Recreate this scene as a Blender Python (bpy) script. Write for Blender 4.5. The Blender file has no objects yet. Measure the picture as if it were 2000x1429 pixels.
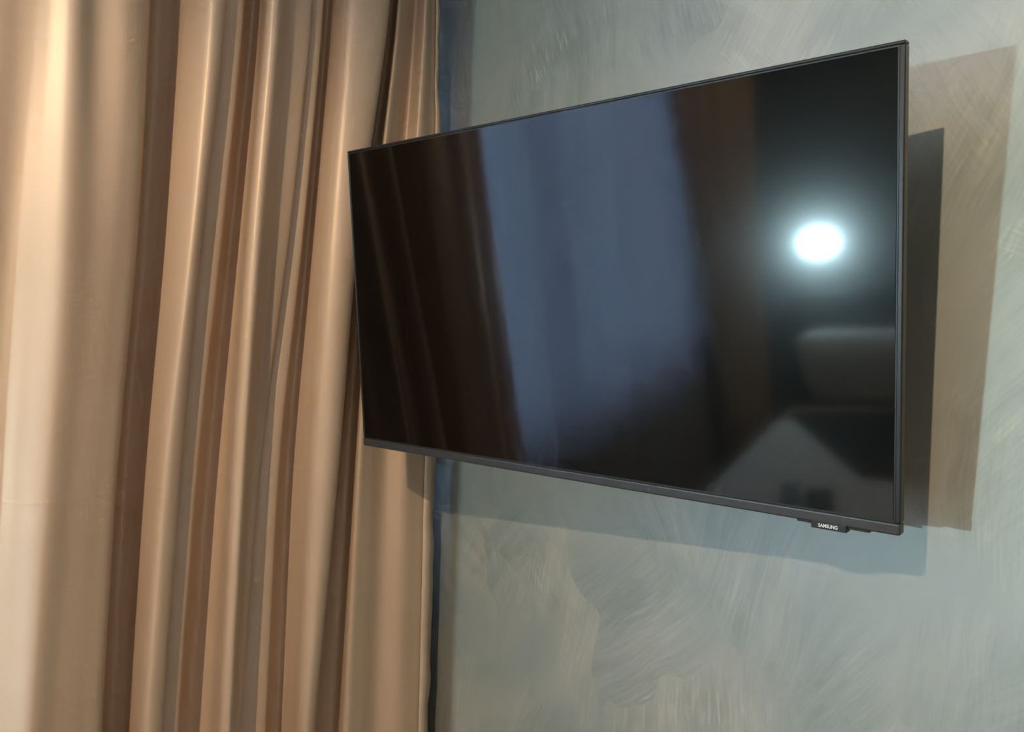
import bpy, bmesh, math, random
from mathutils import Vector, Matrix
random.seed(7)
R = math.radians
scene = bpy.context.scene

# ------------------------------------------------------------------ camera
F_PX = 1680.0
CAM = Vector((0.96232, -1.05717, 1.48755))
# columns: camera right, down and forward axes in the world
ROWS = ((0.613120, 0.043789, -0.788775), (0.789334, 0.006705, 0.613927), (0.032172, -0.999018, -0.030453))
A_R = Vector([r[0] for r in ROWS]); A_D = Vector([r[1] for r in ROWS]); A_F = Vector([r[2] for r in ROWS])
cd = bpy.data.cameras.new('camera'); cam = bpy.data.objects.new('camera', cd)
scene.collection.objects.link(cam)
m = Matrix((A_R, -A_D, -A_F)).transposed().to_4x4(); m.translation = CAM
cam.matrix_world = m
cd.sensor_width = 36.0; cd.lens = F_PX / 2000.0 * 36.0; cd.clip_start = 0.02
scene.camera = cam

# ------------------------------------------------------------------ world: bluish overcast daylight outside the window
world = bpy.data.worlds.new('world'); scene.world = world; world.use_nodes = True
bg = world.node_tree.nodes['Background']
bg.inputs['Color'].default_value = (0.42, 0.63, 1.0, 1); bg.inputs['Strength'].default_value = 29.0
vs = scene.view_settings
vs.view_transform = 'Standard'; vs.look = 'None'; vs.gamma = 1.0; vs.use_curve_mapping = False
vs.exposure = 0.0
scene.cycles.max_bounces = 6; scene.cycles.diffuse_bounces = 4; scene.cycles.glossy_bounces = 3; scene.cycles.transparent_max_bounces = 6
scene.cycles.adaptive_threshold = 0.07; scene.cycles.adaptive_min_samples = 16
scene.cycles.caustics_reflective = False; scene.cycles.caustics_refractive = False
WARM_LAMP = dict(loc=(0.95, -2.30, 2.62), power=158.0, color=(1.0, 0.79, 0.53))     # recessed ceiling downlight
COOL_LAMP = dict(loc=(-0.39, -3.60, 1.34), strength=2450.0, color=(0.62, 0.92, 1.0)) # lamp above the headboard

# ------------------------------------------------------------------ helpers
C = scene.collection
def link(name, me, mat=None, parent=None, smooth=False):
    o = bpy.data.objects.new(name, me); C.objects.link(o)
    if mat is not None: me.materials.append(mat)
    if parent is not None: o.parent = parent
    if smooth:
        for p in me.polygons: p.use_smooth = True
    return o
def bm_obj(name, bm, mat=None, parent=None, smooth=False):
    me = bpy.data.meshes.new(name); bmesh.ops.recalc_face_normals(bm, faces=bm.faces); bm.to_mesh(me); bm.free()
    return link(name, me, mat, parent, smooth)
def add_box(bm, lo, hi, bevel=0.0, seg=2):
    mat = Matrix.Translation([(a + b) / 2 for a, b in zip(lo, hi)]) @ Matrix.Diagonal([b - a for a, b in zip(lo, hi)] + [1])
    r = bmesh.ops.create_cube(bm, size=1.0, matrix=mat)
    if bevel > 0:
        es = list({e for v in r['verts'] for e in v.link_edges})
        bmesh.ops.bevel(bm, geom=es, offset=bevel, segments=seg, profile=0.5, affect='EDGES')
def box(name, lo, hi, mat, parent=None, bevel=0.0, seg=2):
    bm = bmesh.new(); add_box(bm, lo, hi, bevel, seg); return bm_obj(name, bm, mat, parent)
def add_cyl(bm, p, q, r1, r2=None, seg=32):
    p, q = Vector(p), Vector(q); d = q - p
    mat = Matrix.Translation((p + q) / 2) @ d.to_track_quat('Z', 'Y').to_matrix().to_4x4()
    bmesh.ops.create_cone(bm, cap_ends=True, segments=seg, radius1=r1, radius2=r1 if r2 is None else r2, depth=d.length, matrix=mat)
def cyl(name, p, q, r1, mat, parent=None, r2=None, seg=32):
    bm = bmesh.new(); add_cyl(bm, p, q, r1, r2, seg); o = bm_obj(name, bm, mat, parent)
    for f in o.data.polygons: f.use_smooth = len(f.vertices) == 4
    return o
def empty(name, loc=(0, 0, 0), rot=(0, 0, 0)):
    o = bpy.data.objects.new(name, None); C.objects.link(o); o.location = loc; o.rotation_euler = rot
    o.empty_display_size = 0.1; return o
def tag(o, label, cat, group=None):
    o['label'] = label; o['category'] = cat
    if group: o['group'] = group
    return o
def struct(o): o['kind'] = 'structure'; return o

class NT:
    """small node-tree helper"""
    def __init__(s, name):
        s.m = bpy.data.materials.new(name); s.m.use_nodes = True
        s.t = s.m.node_tree; s.b = s.t.nodes['Principled BSDF']; s.out = s.t.nodes['Material Output']
    def n(s, typ, **kw):
        nd = s.t.nodes.new(typ)
        for k, v in kw.items():
            if k.startswith('i_'):
                key = k[2:]; key = int(key) if key.isdigit() else key.replace('_', ' ')
                s.set(nd.inputs[key], v)
            else: setattr(nd, k, v)
        return nd
    def set(s, sock, v):
        if isinstance(v, bpy.types.NodeSocket): s.t.links.new(v, sock)
        elif isinstance(v, bpy.types.Node): s.t.links.new(v.outputs[0], sock)
        else: sock.default_value = v
    def math(s, op, a, b=0.0, c=None, clamp=False):
        nd = s.n('ShaderNodeMath', operation=op, use_clamp=clamp); s.set(nd.inputs[0], a); s.set(nd.inputs[1], b)
        if c is not None: s.set(nd.inputs[2], c)
        return nd.outputs[0]
    def mix(s, f, a, b, mode='MIX'):
        nd = s.n('ShaderNodeMix', data_type='RGBA', blend_type=mode); s.set(nd.inputs[0], f); s.set(nd.inputs[6], a); s.set(nd.inputs[7], b)
        return nd.outputs[2]
    def ramp(s, f, stops):
        nd = s.n('ShaderNodeValToRGB'); s.set(nd.inputs[0], f); e = nd.color_ramp.elements
        while len(e) < len(stops): e.new(0.5)
        for k, (p, c) in zip(e, stops): k.position = p; k.color = (c, c, c, 1) if isinstance(c, (int, float)) else (*c, 1)
        return nd.outputs[0]
    def p(s, **kw):
        for k, v in kw.items(): s.set(s.b.inputs[k.replace('_', ' ')], v)
        return s
def simple(name, col, rough=0.5, metallic=0.0, spec=0.5, bump=0.0, bscale=200.0, var=0.06):
    t = NT(name)
    tc = t.n('ShaderNodeTexCoord')
    nz = t.n('ShaderNodeTexNoise', i_Vector=tc.outputs['Object'], i_Scale=bscale, i_Detail=1.0)
    dark = tuple(c * (1 - var) for c in col) + (1,); lite = tuple(min(1, c * (1 + var)) for c in col) + (1,)
    t.p(Base_Color=t.mix(nz.outputs[0], dark, lite), Roughness=rough, Metallic=metallic)
    t.b.inputs['Specular IOR Level'].default_value = spec
    if bump > 0:
        bp = t.n('ShaderNodeBump', i_Strength=bump, i_Distance=0.001, i_Height=nz.outputs[0]); t.p(Normal=bp.outputs[0])
    return t.m
def emit(name, col, strength):
    t = NT(name); e = t.n('ShaderNodeEmission', i_Color=(*col, 1), i_Strength=strength)
    t.t.links.new(e.outputs[0], t.out.inputs[0]); return t.m

# ------------------------------------------------------------------ materials
def brushed_plaster():
    """pearly decorative paint, brushed on in short criss-cross strokes"""
    t = NT('brushed_pearl_paint')
    tc = t.n('ShaderNodeTexCoord'); sp = t.n('ShaderNodeSeparateXYZ', i_0=tc.outputs['Object'])
    co = t.n('ShaderNodeCombineXYZ', i_0=sp.outputs[0], i_1=sp.outputs[2], i_2=0.0).outputs[0]
    def off(vec, v): return t.n('ShaderNodeVectorMath', operation='ADD', i_0=vec, i_1=v).outputs[0]
    def noise(vec, scale, detail=2.0, dist=0.0):
        return t.n('ShaderNodeTexNoise', noise_dimensions='2D', i_Vector=vec, i_Scale=scale, i_Detail=detail, i_Distortion=dist)
    wn = noise(co, 3.2, 2.0)
    c = t.n('ShaderNodeVectorMath', operation='SUBTRACT', i_0=wn.outputs['Color'], i_1=(0.5, 0.5, 0.5))
    def warped(amt):
        sc = t.n('ShaderNodeVectorMath', operation='SCALE', i_0=c.outputs[0]); sc.inputs['Scale'].default_value = amt
        return off(co, sc.outputs[0])
    w_patch, w_hair = warped(0.30), warped(0.06)
    def strokes(vscale, seed, fine, bias, spread):
        vo = t.n('ShaderNodeTexVoronoi', feature='F1', voronoi_dimensions='2D', i_Vector=off(w_patch, (seed, seed, 0)), i_Scale=vscale, i_Randomness=1.0)
        rc = t.n('ShaderNodeSeparateColor', i_0=vo.outputs['Color'])
        ang = t.math('MULTIPLY_ADD', rc.outputs[0], spread, bias - spread / 2)
        rot = t.n('ShaderNodeVectorRotate', rotation_type='Z_AXIS', i_Vector=off(w_hair, (seed, 0, 0)), i_Angle=ang)
        mp = t.n('ShaderNodeMapping', i_Vector=rot.outputs[0]); mp.inputs['Scale'].default_value = (fine, fine * 0.07, 1)
        nz = noise(mp.outputs[0], 1.0, 3.0)
        mp2 = t.n('ShaderNodeMapping', i_Vector=rot.outputs[0]); mp2.inputs['Scale'].default_value = (fine * 0.13, fine * 0.018, 1)
        nb = noise(mp2.outputs[0], 1.0, 1.0)
        amp = t.ramp(vo.outputs['Distance'], [(0.20, 1.0), (0.56, 0.0)])      # a stroke thins out towards its ends
        f = t.math('MULTIPLY', t.math('SUBTRACT', nz.outputs[0], 0.5), amp)
        g = t.math('MULTIPLY', t.math('SUBTRACT', nb.outputs[0], 0.5), amp)
        h = t.math('MULTIPLY', t.math('SUBTRACT', rc.outputs[1], 0.5), amp)
        return f, g, h
    f1, g1, h1 = strokes(3.0, 2.0, 190.0, 0.25, 1.5)
    f2, g2, h2 = strokes(4.6, 9.0, 270.0, -0.30, 2.2)
    fine = t.math('ADD', t.math('MULTIPLY', f1, 0.75), t.math('MULTIPLY', f2, 0.6))
    broad = t.math('ADD', g1, g2); tone = t.math('ADD', h1, h2)
    big = noise(co, 2.3, 4.0, 1.2)
    hue = t.math('MULTIPLY_ADD', tone, 0.30, t.math('MULTIPLY_ADD', broad, 0.25, big.outputs[0]))
    base = t.mix(t.ramp(hue, [(0.30, 0.0), (0.76, 1.0)]), WALL_COOL, WALL_BEIGE)
    v = t.math('MULTIPLY_ADD', broad, 0.26, t.math('MULTIPLY_ADD', fine, 0.36, t.math('MULTIPLY', tone, 0.10)))
    v = t.math('MULTIPLY_ADD', t.math('SUBTRACT', big.outputs[0], 0.5), 0.35, v)
    hsv = t.n('ShaderNodeHueSaturation', i_Color=base); t.set(hsv.inputs['Value'], t.math('ADD', 1.0, v))
    # sparse ochre wisps where the brush lifted
    ws = noise(off(co, (4.3, 1.7, 0)), 3.0, 1.0, 2.0)
    wm = t.math('MULTIPLY', t.ramp(ws.outputs[0], [(0.58, 0.0), (0.70, 1.0)]), t.ramp(t.math('ADD', fine, 0.5), [(0.50, 0.0), (0.66, 1.0)]))
    col = t.mix(t.math('MULTIPLY', wm, 0.38), hsv.outputs[0], WALL_OCHRE)
    t.p(Base_Color=col, Roughness=t.math('MULTIPLY_ADD', fine, 0.16, 0.54), Metallic=WALL_METAL)
    return t.m
WALL_COOL, WALL_BEIGE, WALL_OCHRE, WALL_METAL = (0.365, 0.388, 0.358, 1), (0.42, 0.40, 0.345, 1), (0.60, 0.56, 0.44, 1), 0.52

def satin(name, col, creases=()):
    t = NT(name)
    tc = t.n('ShaderNodeTexCoord'); sp = t.n('ShaderNodeSeparateXYZ', i_0=tc.outputs['Object'])
    mp = t.n('ShaderNodeMapping', i_Vector=tc.outputs['Object']); mp.inputs['Scale'].default_value = (900, 900, 2500)
    nz = t.n('ShaderNodeTexNoise', i_Vector=mp.outputs[0], i_Scale=1.0, i_Detail=1.0)
    lo = t.n('ShaderNodeTexNoise', i_Vector=tc.outputs['Object'], i_Scale=6.0, i_Detail=1.0)
    v = t.math('ADD', 0.94, t.math('MULTIPLY', lo.outputs[0], 0.12))
    hsv = t.n('ShaderNodeHueSaturation', i_Color=(*col, 1)); t.set(hsv.inputs['Value'], v)
    h = t.math('MULTIPLY', nz.outputs[0], 0.25)
    wob = t.n('ShaderNodeTexNoise', i_Vector=tc.outputs['Object'], i_Scale=4.0, i_Detail=0.0)
    for zc, amp in creases:                      # ironed-in cross creases
        d = t.math('ABSOLUTE', t.math('SUBTRACT', t.math('ADD', sp.outputs[2], t.math('MULTIPLY', wob.outputs[0], 0.03)), zc + 0.015))
        g = t.math('SUBTRACT', 1.0, t.math('DIVIDE', d, 0.004), clamp=True)
        h = t.math('ADD', h, t.math('MULTIPLY', g, amp))
    bp = t.n('ShaderNodeBump', i_Strength=0.25, i_Distance=0.0006, i_Height=h)
    t.p(Base_Color=hsv.outputs[0], Roughness=0.42, Metallic=0.12, Normal=bp.outputs[0])
    t.b.inputs['Specular IOR Level'].default_value = 0.35
    return t.m

M_PLASTER = brushed_plaster()
M_SATIN = satin('copper_satin', (0.61, 0.445, 0.33), creases=((1.215, 1.6), (1.93, 1.0)))
M_HEM = satin('copper_satin_hem', (0.66, 0.52, 0.41))
M_PAINT = simple('matt_grey_wall_paint', (0.16, 0.165, 0.165), 0.7, bscale=60)
M_BEIGE = simple('beige_wall_paint', (0.66, 0.63, 0.57), 0.8, bscale=60)
M_CEIL = simple('white_ceiling_paint', (0.82, 0.81, 0.79), 0.85, bscale=80)
M_FLOOR = simple('beige_carpet', (0.36, 0.31, 0.26), 0.95, spec=0.1, bscale=400, bump=0.6, var=0.35)
M_FRAME = simple('white_window_frame', (0.55, 0.56, 0.57), 0.4)
M_BEZEL = simple('graphite_bezel', (0.022, 0.022, 0.024), 0.36, 0.4, bscale=500, bump=0.05, var=0.15)
M_BAR = simple('brushed_graphite_bar', (0.055, 0.053, 0.055), 0.38, 0.5, bscale=500, var=0.15)
M_BLACK = simple('black_plastic', (0.012, 0.012, 0.013), 0.42, bscale=700, bump=0.08)
M_STEEL = simple('black_powder_coat', (0.02, 0.02, 0.02), 0.5, 0.3)
M_LOGO = simple('silver_print', (0.75, 0.75, 0.76), 0.4)
M_LINEN = simple('white_bed_linen', (0.86, 0.85, 0.83), 0.85, spec=0.2, bscale=300)
M_HEAD = simple('dark_navy_upholstery', (0.014, 0.015, 0.022), 0.55, bscale=300, bump=0.2)
M_THROW = simple('charcoal_throw', (0.013, 0.013, 0.014), 0.9, spec=0.2, bscale=250, bump=0.5, var=0.3)
M_BLUEBOX = simple('dark_blue_card', (0.012, 0.016, 0.05), 0.6)
M_BED = simple('dark_bed_base', (0.03, 0.028, 0.026), 0.7)
M_WHITE = simple('white_metal', (0.7, 0.7, 0.7), 0.4)

def screen_mat():
    t = NT('semi_gloss_screen')
    t.p(Base_Color=(0.0008, 0.0008, 0.001, 1), Roughness=0.18)
    t.b.inputs['Specular IOR Level'].default_value = 0.10
    t.b.inputs['Coat Weight'].default_value = 1.0; t.b.inputs['Coat Roughness'].default_value = 0.065
    t.b.inputs['Coat IOR'].default_value = 1.375
    return t.m
M_SCREEN = screen_mat()
def sheer_mat():
    t = NT('white_voile')
    tc = t.n('ShaderNodeTexCoord'); nz = t.n('ShaderNodeTexNoise', i_Vector=tc.outputs['Object'], i_Scale=14.0, i_Detail=1.0)
    c = t.mix(nz.outputs[0], (0.80, 0.81, 0.84, 1), (0.88, 0.88, 0.88, 1))
    df = t.n('ShaderNodeBsdfDiffuse', i_Color=c); tl = t.n('ShaderNodeBsdfTranslucent', i_Color=c); tr = t.n('ShaderNodeBsdfTransparent')
    m1 = t.n('ShaderNodeMixShader', i_0=0.6, i_1=df.outputs[0], i_2=tl.outputs[0])
    m2 = t.n('ShaderNodeMixShader', i_0=0.22, i_1=m1.outputs[0], i_2=tr.outputs[0])
    t.t.links.new(m2.outputs[0], t.out.inputs[0]); return t.m
M_SHEER = sheer_mat()
def glass_mat():
    t = NT('window_glass')
    tr = t.n('ShaderNodeBsdfTransparent', i_Color=(0.93, 0.95, 0.95, 1)); gl = t.n('ShaderNodeBsdfGlossy', i_Roughness=0.02)
    fr = t.n('ShaderNodeFresnel', i_IOR=1.5); mx = t.n('ShaderNodeMixShader', i_0=fr.outputs[0], i_1=tr.outputs[0], i_2=gl.outputs[0])
    t.t.links.new(mx.outputs[0], t.out.inputs[0]); return t.m
M_GLASS = glass_mat()

# ------------------------------------------------------------------ room shell
XW, XR, YB, ZC = -0.86, 2.60, -3.66, 2.66      # window wall, right wall, headboard wall, ceiling
WY0, WY1, WZ0, WZ1 = -2.75, -0.24, 0.92, 2.40  # window opening
struct(box('wall_front', (XW - 0.2, 0.0, 0.0), (XR + 0.12, 0.12, ZC), M_PLASTER))
struct(box('wall_back', (XW - 0.2, YB - 0.12, 0.0), (XR + 0.12, YB, ZC), M_PAINT))
struct(box('wall_right', (XR, YB, 0.0), (XR + 0.12, 0.0, ZC), M_BEIGE))
bm = bmesh.new()
add_box(bm, (XW - 0.2, YB, 0.0), (XW, WY0, ZC)); add_box(bm, (XW - 0.2, WY1, 0.0), (XW, 0.0, ZC))
add_box(bm, (XW - 0.2, WY0, 0.0), (XW, WY1, WZ0)); add_box(bm, (XW - 0.2, WY0, WZ1), (XW, WY1, ZC))
struct(bm_obj('wall_left', bm, M_PAINT))
struct(box('floor', (XW - 0.2, YB - 0.12, -0.1), (XR + 0.12, 0.12, 0.0), M_FLOOR))
struct(box('ceiling', (XW - 0.2, YB - 0.12, ZC), (XR + 0.12, 0.12, ZC + 0.1), M_CEIL))
struct(box('baseboard_front', (XW, -0.015, 0.0), (XR, 0.0, 0.08), M_FRAME, bevel=0.004))
struct(box('baseboard_right', (XR - 0.015, YB, 0.0), (XR, -0.015, 0.08), M_FRAME, bevel=0.004))
win = struct(empty('window_1', (XW - 0.12, (WY0 + WY1) / 2, WZ0)))
cy = (WY0 + WY1) / 2
def wbox(name, lo, hi, mat, bevel=0.004):
    return box(name, [a - b for a, b in zip(lo, win.location)], [a - b for a, b in zip(hi, win.location)], mat, win, bevel)
bm = bmesh.new(); o = win.location
for lo, hi in (((-1.0, WY0, WZ0), (-0.94, WY1, WZ0 + 0.06)), ((-1.0, WY0, WZ1 - 0.06), (-0.94, WY1, WZ1)),
               ((-1.0, WY0, WZ0 + 0.06), (-0.94, WY0 + 0.06, WZ1 - 0.06)), ((-1.0, WY1 - 0.06, WZ0 + 0.06), (-0.94, WY1, WZ1 - 0.06)),
               ((-1.0, cy - 0.04, WZ0 + 0.06), (-0.94, cy + 0.04, WZ1 - 0.06))):
    add_box(bm, [a - b for a, b in zip(lo, o)], [a - b for a, b in zip(hi, o)], 0.004)
bm_obj('window_frame', bm, M_FRAME, win)
wbox('pane', (-0.974, WY0 + 0.06, WZ0 + 0.06), (-0.966, cy - 0.04, WZ1 - 0.06), M_GLASS, 0)
wbox('pane', (-0.974, cy + 0.04, WZ0 + 0.06), (-0.966, WY1 - 0.06, WZ1 - 0.06), M_GLASS, 0)
wbox('window_sill', (-0.94, WY0, WZ0 - 0.03), (XW + 0.03, WY1, WZ0), M_FRAME)

# ------------------------------------------------------------------ the drape in view
XD = -0.595
# one line per fold feature: place seen along four levels of the cloth, depth of the fold (m, towards the room)
V4 = (0.0, 480.0, 880.0, 1429.0)
FOLDS = [
 (-130, -190, -240, -310, -.020), (-80, -115, -140, -175, .020), (-15, -40, -65, -85, (.054, .040, .034, .030)), (48, 15, -14, -34, (.049, .033, .024, .020)), (98, 66, 36, 8, (.055, .049, .045, .043)),
 (150, 128, 98, 56, .068), (192, 186, 150, 104, (.044, .054, .055, .055)), (252, 235, 197, 157, (.052, .042, .042, .042)), (293, 268, 229, 196, .026),
 (286, 260, 221, 189, -.045), (308, 281, 243, 212, -.075), (338, 305, 268, 240, -.060), (366, 332, 294, 256, -.014),
 (422, 376, 326, 286, .036), (445, 392, 355, 315, .026),
 (442, 389, 352, 312, .002), (462, 412, 371, 331, .002), (480, 432, 388, 347, -.004),
 (478, 430, 386, 345, -.036), (498, 449, 408, 366, -.064), (513, 470, 438, 406, -.034),
 (529, 487, 461, 432, .036), (545, 503, 477, 447, .044), (574, 534, 494, 460, .008), (613, 564, 508, 468, -.002),
 (611, 561, 506, 466, -.020), (623, 577, 528, 494, -.016), (634, 590, 545, 518, -.018),
 (632, 588, 543, 516, -.050), (643, 601, 562, 541, -.068), (658, 618, 590, 566, -.026),
 (688, 643, 616, 584, .016), (738, 672, 645, 597, .030), (765, 695, 664, 612, .022),
 (761, 689, 659, 608, -.032), (765, 700, 670, 626, -.070), (773, 711, 684, 650, -.066),
 (783, 728, 701, 673, (.006, .000, -.006, -.008)), (799, 750, 722, 700, (-.012, -.012, -.012, -.014)), (814, 775, 755, 735, (-.034, -.030, -.028, -.030)),
 (833, 804, 789, 776, (.004, -.002, -.008, -.010)), (845, 838, 818, 806, -.012), (852, 862, 848, 833, -.018)]
def unproject(u, v, x):
    d = A_R * ((u - 1000.0) / F_PX) + A_D * ((v - 714.5) / F_PX) + A_F
    return CAM + d * ((x - CAM.x) / d.x)
def interp(z, zs, ys):                      # monotone heights zs ascending
    if z <= zs[0]: k = 0
    elif z >= zs[-1]: k = len(zs) - 2
    else:
        k = 0
        while zs[k + 1] < z: k += 1
    f = (z - zs[k]) / (zs[k + 1] - zs[k])
    return ys[k] + (ys[k + 1] - ys[k]) * f
ZTOP, ZBOT, NZ, SUB = 2.54, 0.02, 84, 7
tracks = []
for row in FOLDS:
    dep = row[4] if isinstance(row[4], tuple) else (row[4],) * 4
    pts = [unproject(u, v, XD + d) for u, v, d in zip(row[:4], V4, dep)]
    pts = sorted(((p.z, p.y, d) for p, d in zip(pts, dep)))
    zs = [p[0] for p in pts]; ys = [p[1] for p in pts]; ds = [p[2] for p in pts]
    # below and above the four known levels the cloth hangs on straight
    s0 = (ys[1] - ys[0]) / (zs[1] - zs[0]); s1 = (ys[-1] - ys[-2]) / (zs[-1] - zs[-2])
    zs = [-0.3] + zs + [2.9]; ys = [ys[0] + s0 * 0.5 * (-0.3 - zs[1])] + ys + [ys[-1] + s1 * 0.7 * (2.9 - zs[-1])]
    ds = [ds[0]] + ds + [ds[-1]]
    tracks.append((zs, ys, ds))
def smooth_interp(z, zs, ys, h=0.16):
    return sum(interp(z + k * h / 2, zs, ys) * w for k, w in ((-2, 1), (-1, 2), (0, 3), (1, 2), (2, 1))) / 9.0
def catmull(pts, sub):
    out = []
    n = len(pts)
    for i in range(n - 1):
        p0, p1, p2, p3 = pts[max(i - 1, 0)], pts[i], pts[i + 1], pts[min(i + 2, n - 1)]
        # centripetal form keeps tight turns from overshooting
        def tj(t, a, b): return t + max(math.hypot(b[0] - a[0], b[1] - a[1]), 1e-5) ** 0.5
        t0 = 0.0; t1 = tj(t0, p0, p1) if i > 0 else 0.05; t2 = tj(t1, p1, p2); t3 = tj(t2, p2, p3) if i < n - 2 else t2 + 0.05
        if i == 0: p0 = (2 * p1[0] - p2[0], 2 * p1[1] - p2[1]); 
        if i == n - 2: p3 = (2 * p2[0] - p1[0], 2 * p2[1] - p1[1])
        for s in range(sub):
            t = t1 + (t2 - t1) * s / sub
            L = lambda a, b, ta, tb: tuple(((tb - t) * x + (t - ta) * y) / (tb - ta) for x, y in zip(a, b))
            a1, a2, a3 = L(p0, p1, t0, t1), L(p1, p2, t1, t2), L(p2, p3, t2, t3)
            b1, b2 = L(a1, a2, t0, t2), L(a2, a3, t1, t3)
            out.append(L(b1, b2, t1, t2))
    out.append(pts[-1]); return out
def hang(name, sections, zs, mat, thick=0.0022, parent=None):
    nx = len(sections[0]); verts = []; faces = []
    for z, sec in zip(zs, sections): verts += [(x, y, z) for y, x in sec]
    for j in range(len(zs) - 1):
        for i in range(nx - 1):
            a = j * nx + i; faces.append((a, a + 1, a + nx + 1, a + nx))
    me = bpy.data.meshes.new(name); me.from_pydata(verts, [], faces)
    o = link(name, me, mat, parent, True)
    sm = o.modifiers.new('thickness', 'SOLIDIFY'); sm.thickness = thick; sm.offset = -1.0
    return o
levels = [ZBOT + (ZTOP - ZBOT) * k / NZ for k in range(NZ + 1)]
secs = []
for z in levels:
    pts = [(smooth_interp(z, t[0], t[1]), XD + smooth_interp(z, t[0], t[2])) for t in tracks]
    # the free edge wavers a little
    e = pts[-1]; pts[-1] = (min(e[0] + 0.0022 * math.sin(z * 27.0) + 0.0018 * math.sin(z * 61.0 + 1) + 0.006 * math.exp(-((z - 0.885) / 0.03) ** 2), -0.004), e[1])
    secs.append(catmull(pts, SUB))
drape = hang('drape', secs, levels, M_SATIN)
tag(drape, 'copper satin drape gathered in the corner behind the television', 'curtain')
edge = [[s[-1], (s[-1][0] + 0.0006, s[-1][1] + 0.0035), (s[-2][0] - 0.0012, s[-2][1] + 0.0042), (s[-3][0], s[-3][1] + 0.002)] for s in secs]
hem = hang('side_hem', edge, levels, M_HEM, 0.001, drape); hem['label'] = 'lighter turned hem along the free edge'

# ------------------------------------------------------------------ the other drape and the voile on the same window
def pleats(y0, y1, n, amp, x0, seed, steps=10, fan=0.03, lean=0.0):
    rnd = random.Random(seed); out = []
    ph = [rnd.uniform(-.3, .3) for _ in range(n * 2 + 2)]; am = [rnd.uniform(.65, 1.2) for _ in range(n * 2 + 2)]
    lv = [ZBOT + (ZTOP - ZBOT) * k / 24 for k in range(25)]
    for z in lv:
        s = []
        for i in range(n * steps + 1):
            u = i / (n * steps); k = u * n; a = am[int(k * 2)]
            y = y0 + (y1 - y0 - lean * (2.04 - z)) * u + fan * (u - .5) * (1 - z / ZTOP) * 2
            y += 0.35 * (y1 - y0) / n / 6.28 * math.sin(4 * math.pi * k)
            s.append((y, x0 + amp * a * math.sin(2 * math.pi * k + ph[int(k)] * (1 - z / 3)) + 0.004 * math.sin(9 * z + 5 * k)))
        out.append(s)
    return out, lv
s2, l2 = pleats(-3.27, -2.34, 9, 0.036, XD - 0.02, 5, 12, 0.0, 0.30)
tag(hang('drape', s2, l2, M_SATIN), 'copper satin drape beside the headboard, seen only in the screen', 'curtain')
s3, l3 = pleats(-3.30, -0.06, 17, 0.040, -0.722, 11, 14, 0.0)
tag(hang('sheer_curtain', s3, l3, M_SHEER, 0.0005), 'pale blue-lit voile across the window, mirrored in the screen', 'curtain')
tr = box('curtain_track', (-0.77, -3.62, 2.55), (-0.55, -0.02, 2.60), M_WHITE, None, 0.003)
tag(tr, 'white curtain track under the ceiling above the drapes', 'curtain track')

# ------------------------------------------------------------------ television
TW, TH = 0.970, 0.970 / 1.785
tv = empty('television', (0.0, -0.22422, 1.55), (R(6), 0, R(10)))
tag(tv, 'black flat-screen television with thin bezel on the wall', 'television')
hw, hh = TW / 2, TH / 2
BT, BZ, BB = 0.0040, 0.0065, 0.0138   # bezel widths: top and left, right, bottom bar
# local axes: x right, y into the wall, z up; the front face lies at y = 0
def bar(name, lo, hi, mat, bevel=0.0016):
    return box(name, lo, hi, mat, tv, bevel, 3)
bar('bezel', (-hw, 0, hh - BT), (hw, 0.013, hh), M_BEZEL)
bar('bezel', (-hw, 0, -hh + BB), (-hw + BT, 0.013, hh - BT), M_BEZEL)
bar('bezel', (hw - BZ, 0, -hh + BB), (hw, 0.013, hh - BT), M_BEZEL)
bb = bar('bottom_bezel', (-hw, -0.0015, -hh), (hw, 0.013, -hh + BB), M_BAR, 0.0022); bb['label'] = 'slightly wider graphite bar under the screen'
box('screen_border', (-hw + BT, 0.0022, -hh + BB), (hw - BZ, 0.0042, hh - BT), M_BLACK, tv)
sc_ = box('screen', (-hw + BT + .002, 0.0012, -hh + BB + .002), (hw - BZ - .002, 0.003, hh - BT - .002), M_SCREEN, tv); sc_['label'] = 'dark semi-gloss screen mirroring the room'
bm = bmesh.new(); add_box(bm, (-hw + .004, 0.013, -hh + .004), (hw - .004, 0.024, hh - .004), 0.004, 2)
bm_obj('back_panel', bm, M_BLACK, tv)
# bulged electronics housing low on the back
bm = bmesh.new()
v = [bm.verts.new(p) for p in ((-.40, .024, -.235), (.40, .024, -.235), (.40, .024, .10), (-.40, .024, .10), (-.37, .056, -.215), (.37, .056, -.215), (.37, .056, .06), (-.37, .056, .06))]
for f in ((3, 2, 1, 0), (4, 5, 6, 7), (0, 1, 5, 4), (1, 2, 6, 5), (2, 3, 7, 6), (3, 0, 4, 7)): bm.faces.new([v[i] for i in f])
bm_obj('back_housing', bm, M_BLACK, tv)
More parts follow.
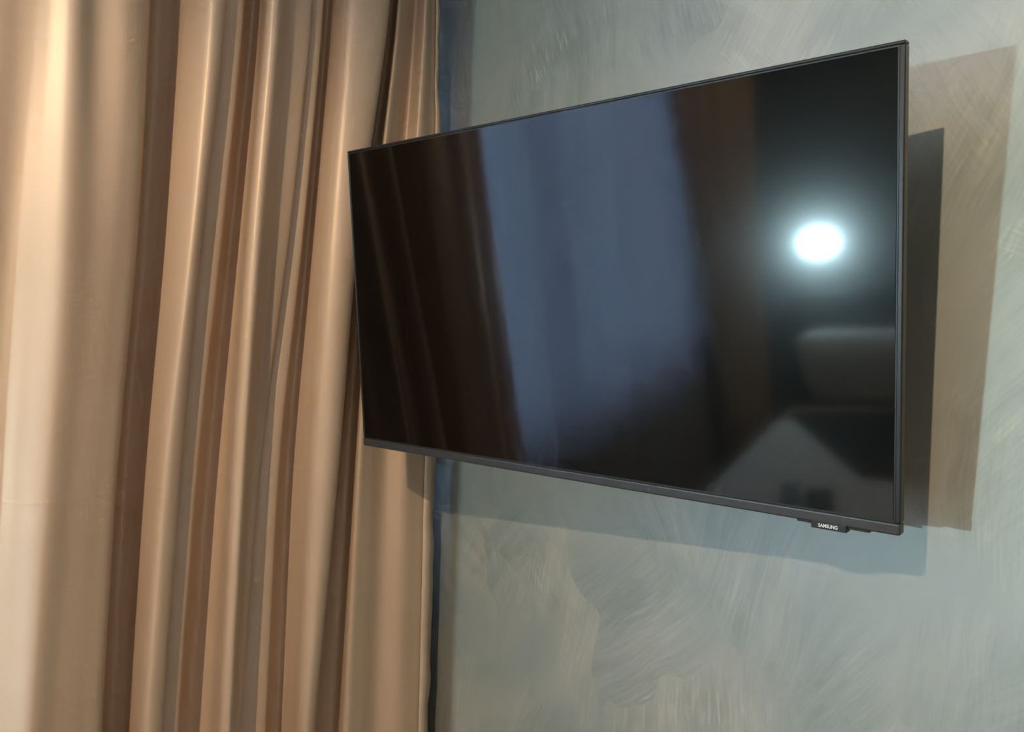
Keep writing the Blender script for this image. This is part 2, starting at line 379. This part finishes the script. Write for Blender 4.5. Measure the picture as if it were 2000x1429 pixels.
# logo tab and the thin receiver strip under the bottom bar
x_tab = 0.4035
rs = box('receiver_strip', (x_tab - .041, 0.0015, -hh - .0030), (x_tab + .047, 0.0110, -hh + .001), M_BLACK, tv, 0.0008)
tab = box('logo_tab', (x_tab - .0215, -0.0022, -hh - .0070), (x_tab + .0215, 0.0095, -hh + .003), M_BLACK, tv, 0.001)
fc = bpy.data.curves.new('lettering', 'FONT'); fc.body = 'SAMSUNG'; fc.size = 1.0; fc.extrude = 0.02; fc.offset = 0.018; fc.space_character = 1.02
fo = bpy.data.objects.new('lettering_source', fc); C.objects.link(fo)
bpy.context.view_layer.update()
me = bpy.data.meshes.new_from_object(fo.evaluated_get(bpy.context.evaluated_depsgraph_get())); bpy.data.objects.remove(fo)
xs = [p.co.x for p in me.vertices]; ys = [p.co.y for p in me.vertices]
x0, x1, y0, y1 = min(xs), max(xs), min(ys), max(ys)
for p in me.vertices:
    p.co = (x_tab - .0006 + ((p.co.x - x0) / (x1 - x0) - .5) * 0.0232, -0.0024 - p.co.z * 0.005, -hh - .0022 + ((p.co.y - y0) / (y1 - y0) - .5) * 0.0046)
lt = link('lettering', me, M_LOGO, tab); lt['label'] = 'small silver maker lettering'

# swivel bracket between wall and television
mt = empty('wall_bracket', (0.03, 0.0, 1.56)); tag(mt, 'black steel swivel bracket hidden behind the television', 'bracket')
box('wall_plate', (-0.06, -0.012, -0.11), (0.06, 0.0, 0.11), M_STEEL, mt, 0.003)
cyl('arm', (0.0, -0.012, 0.0), (-0.005, -0.098, -0.005), 0.020, M_STEEL, mt)
hb = box('head_plate', (-0.10, -0.010, -0.10), (0.10, 0.0, 0.10), M_STEEL, mt, 0.002)
hb.location = (-0.012, -0.100, -0.01); hb.rotation_euler = (R(6), 0, R(10))

# ------------------------------------------------------------------ bed and what lies on it
bed = empty('bed', (0.30, -2.60, 0)); tag(bed, 'made double bed with a tall dark padded headboard', 'bed')
def bbx(name, lo, hi, mat, bevel, seg=4):
    return box(name, [a - b for a, b in zip(lo, (0.30, -2.60, 0))], [a - b for a, b in zip(hi, (0.30, -2.60, 0))], mat, bed, bevel, seg)
bbx('base', (-0.44, -3.55, 0.03), (1.06, -1.62, 0.30), M_BED, 0.02)
bbx('mattress', (-0.46, -3.55, 0.30), (1.08, -1.60, 0.52), M_LINEN, 0.05)
bbx('headboard', (-0.55, -3.655, 0.02), (1.20, -3.56, 1.10), M_HEAD, 0.025)
bbx('duvet', (-0.49, -3.25, 0.33), (1.11, -1.57, 0.60), M_LINEN, 0.06)
def pillow(loc, size, rot, mat, label, group=None):
    bm = bmesh.new(); n = 14; vs_ = {}
    for side in (1, -1):
        for i in range(n + 1):
            for j in range(n + 1):
                u, w = -1 + 2 * i / n, -1 + 2 * j / n
                h = ((1 - u ** 6) * (1 - w ** 6)) ** 0.5
                if side == -1 and (i in (0, n) or j in (0, n)): vs_[side, i, j] = vs_[1, i, j]; continue
                k = 1 - 0.06 * (u * u * w * w); pin = 1 - 0.05 * (1 - abs(u * w))
                vs_[side, i, j] = bm.verts.new((u * size[0] / 2 * k * pin, w * size[1] / 2 * k * pin, side * h * size[2] / 2))
        for i in range(n):
            for j in range(n):
                q = [vs_[side, i, j], vs_[side, i + 1, j], vs_[side, i + 1, j + 1], vs_[side, i, j + 1]]
                bm.faces.new(q if side == 1 else q[::-1])
    o = bm_obj('pillow', bm, mat, None, True); o.location = loc; o.rotation_euler = rot
    return tag(o, label, 'pillow', group)
pillow((-0.10, -3.37, 0.760), (0.72, 0.46, 0.19), (R(50), 0, 0), M_LINEN, 'white pillow against the headboard on the window side')
pillow((0.68, -3.37, 0.760), (0.72, 0.46, 0.19), (R(50), 0, 0), M_LINEN, 'white pillow against the headboard on the side away from window')
bm = bmesh.new(); nx, ny = 24, 16; g = {}
for i in range(nx + 1):
    for j in range(ny + 1):
        a, b = i / nx, j / ny
        x = -0.40 + 0.456 * 0.95 * b + 0.89 * 0.85 * a; y = -2.99 + 0.89 * 0.85 * b - 0.12 * a * (1 - b)
        g[i, j] = bm.verts.new((x, y, 0.624 + 0.006 * math.sin(9 * a + 3 * b) * math.sin(7 * b)))
for i in range(nx):
    for j in range(ny): bm.faces.new((g[i, j], g[i + 1, j], g[i + 1, j + 1], g[i, j + 1]))
th = bm_obj('throw_blanket', bm, M_THROW, None, True); sm = th.modifiers.new('thickness', 'SOLIDIFY'); sm.thickness = 0.012; sm.offset = -1
tag(th, 'charcoal throw blanket lying askew across the white bed', 'blanket')
def card(name, x, y, w, d, mat, label):
    o = box(name, (-w / 2, -d / 2, 0), (w / 2, d / 2, 0.02), mat, None, 0.003); o.location = (x, y, 0.601); o.rotation_euler = (0, 0, R(-14))
    tag(o, label, 'box')
card('flat_box', -0.155, -1.99, 0.065, 0.17, M_BLUEBOX, 'small dark blue flat box near the foot of bed')
card('flat_box', -0.05, -1.95, 0.085, 0.17, M_THROW, 'small black flat box near the foot of bed')

# ------------------------------------------------------------------ lamps
dl = empty('ceiling_downlight', (WARM_LAMP['loc'][0], WARM_LAMP['loc'][1], ZC)); tag(dl, 'round recessed warm downlight in the white ceiling', 'ceiling light')
bm = bmesh.new(); ring = []
for k in range(40):
    a = 2 * math.pi * k / 40
    ring.append([bm.verts.new((r * math.cos(a), r * math.sin(a), z)) for r, z in ((.045, 0), (.045, -.008), (.030, -.005), (.030, 0))])
for k in range(40):
    for q in range(4): bm.faces.new((ring[k][q], ring[k - 1][q], ring[k - 1][(q + 1) % 4], ring[k][(q + 1) % 4]))
bm_obj('trim_ring', bm, M_WHITE, dl, False)
cyl('lens', (0, 0, -0.001), (0, 0, -0.004), 0.0295, emit('warm_lens', WARM_LAMP['color'], 60.0), dl)
ld = bpy.data.lights.new('downlight_bulb', 'SPOT'); ld.energy = WARM_LAMP['power']; ld.color = WARM_LAMP['color']; ld.shadow_soft_size = 0.022
ld.spot_size = R(165); ld.spot_blend = 0.25
lo = bpy.data.objects.new('downlight_bulb', ld); C.objects.link(lo); lo.parent = dl; lo.location = (0, 0, -0.04)

wx, wy, wz = COOL_LAMP['loc']
wl = empty('wall_lamp', (wx, YB, wz)); tag(wl, 'round white wall lamp shining above the headboard', 'wall lamp')
cyl('backplate', (0, 0, 0), (0, 0.018, 0), 0.045, M_WHITE, wl)
cyl('lamp_body', (0, 0.018, 0), (0, wy - YB, 0), 0.038, M_WHITE, wl, r2=0.046)
bm = bmesh.new(); rings = []                  # shallow opal dome
for k in range(7):
    a = k / 6 * math.pi / 2; r_, y_ = 0.040 * math.cos(a), wy - YB + 0.036 * math.sin(a)
    rings.append([bm.verts.new((1.30 * r_ * math.cos(q * math.pi / 12), y_, 0.75 * r_ * math.sin(q * math.pi / 12))) for q in range(24)] if k < 6 else [bm.verts.new((0, y_, 0))])
for k in range(5):
    for q in range(24): bm.faces.new((rings[k][q], rings[k][q - 1], rings[k + 1][q - 1], rings[k + 1][q]))
for q in range(24): bm.faces.new((rings[5][q], rings[5][q - 1], rings[6][0]))
bm.faces.new(rings[0])
bm_obj('diffuser', bm, emit('cool_diffuser', COOL_LAMP['color'], COOL_LAMP['strength']), wl, True)
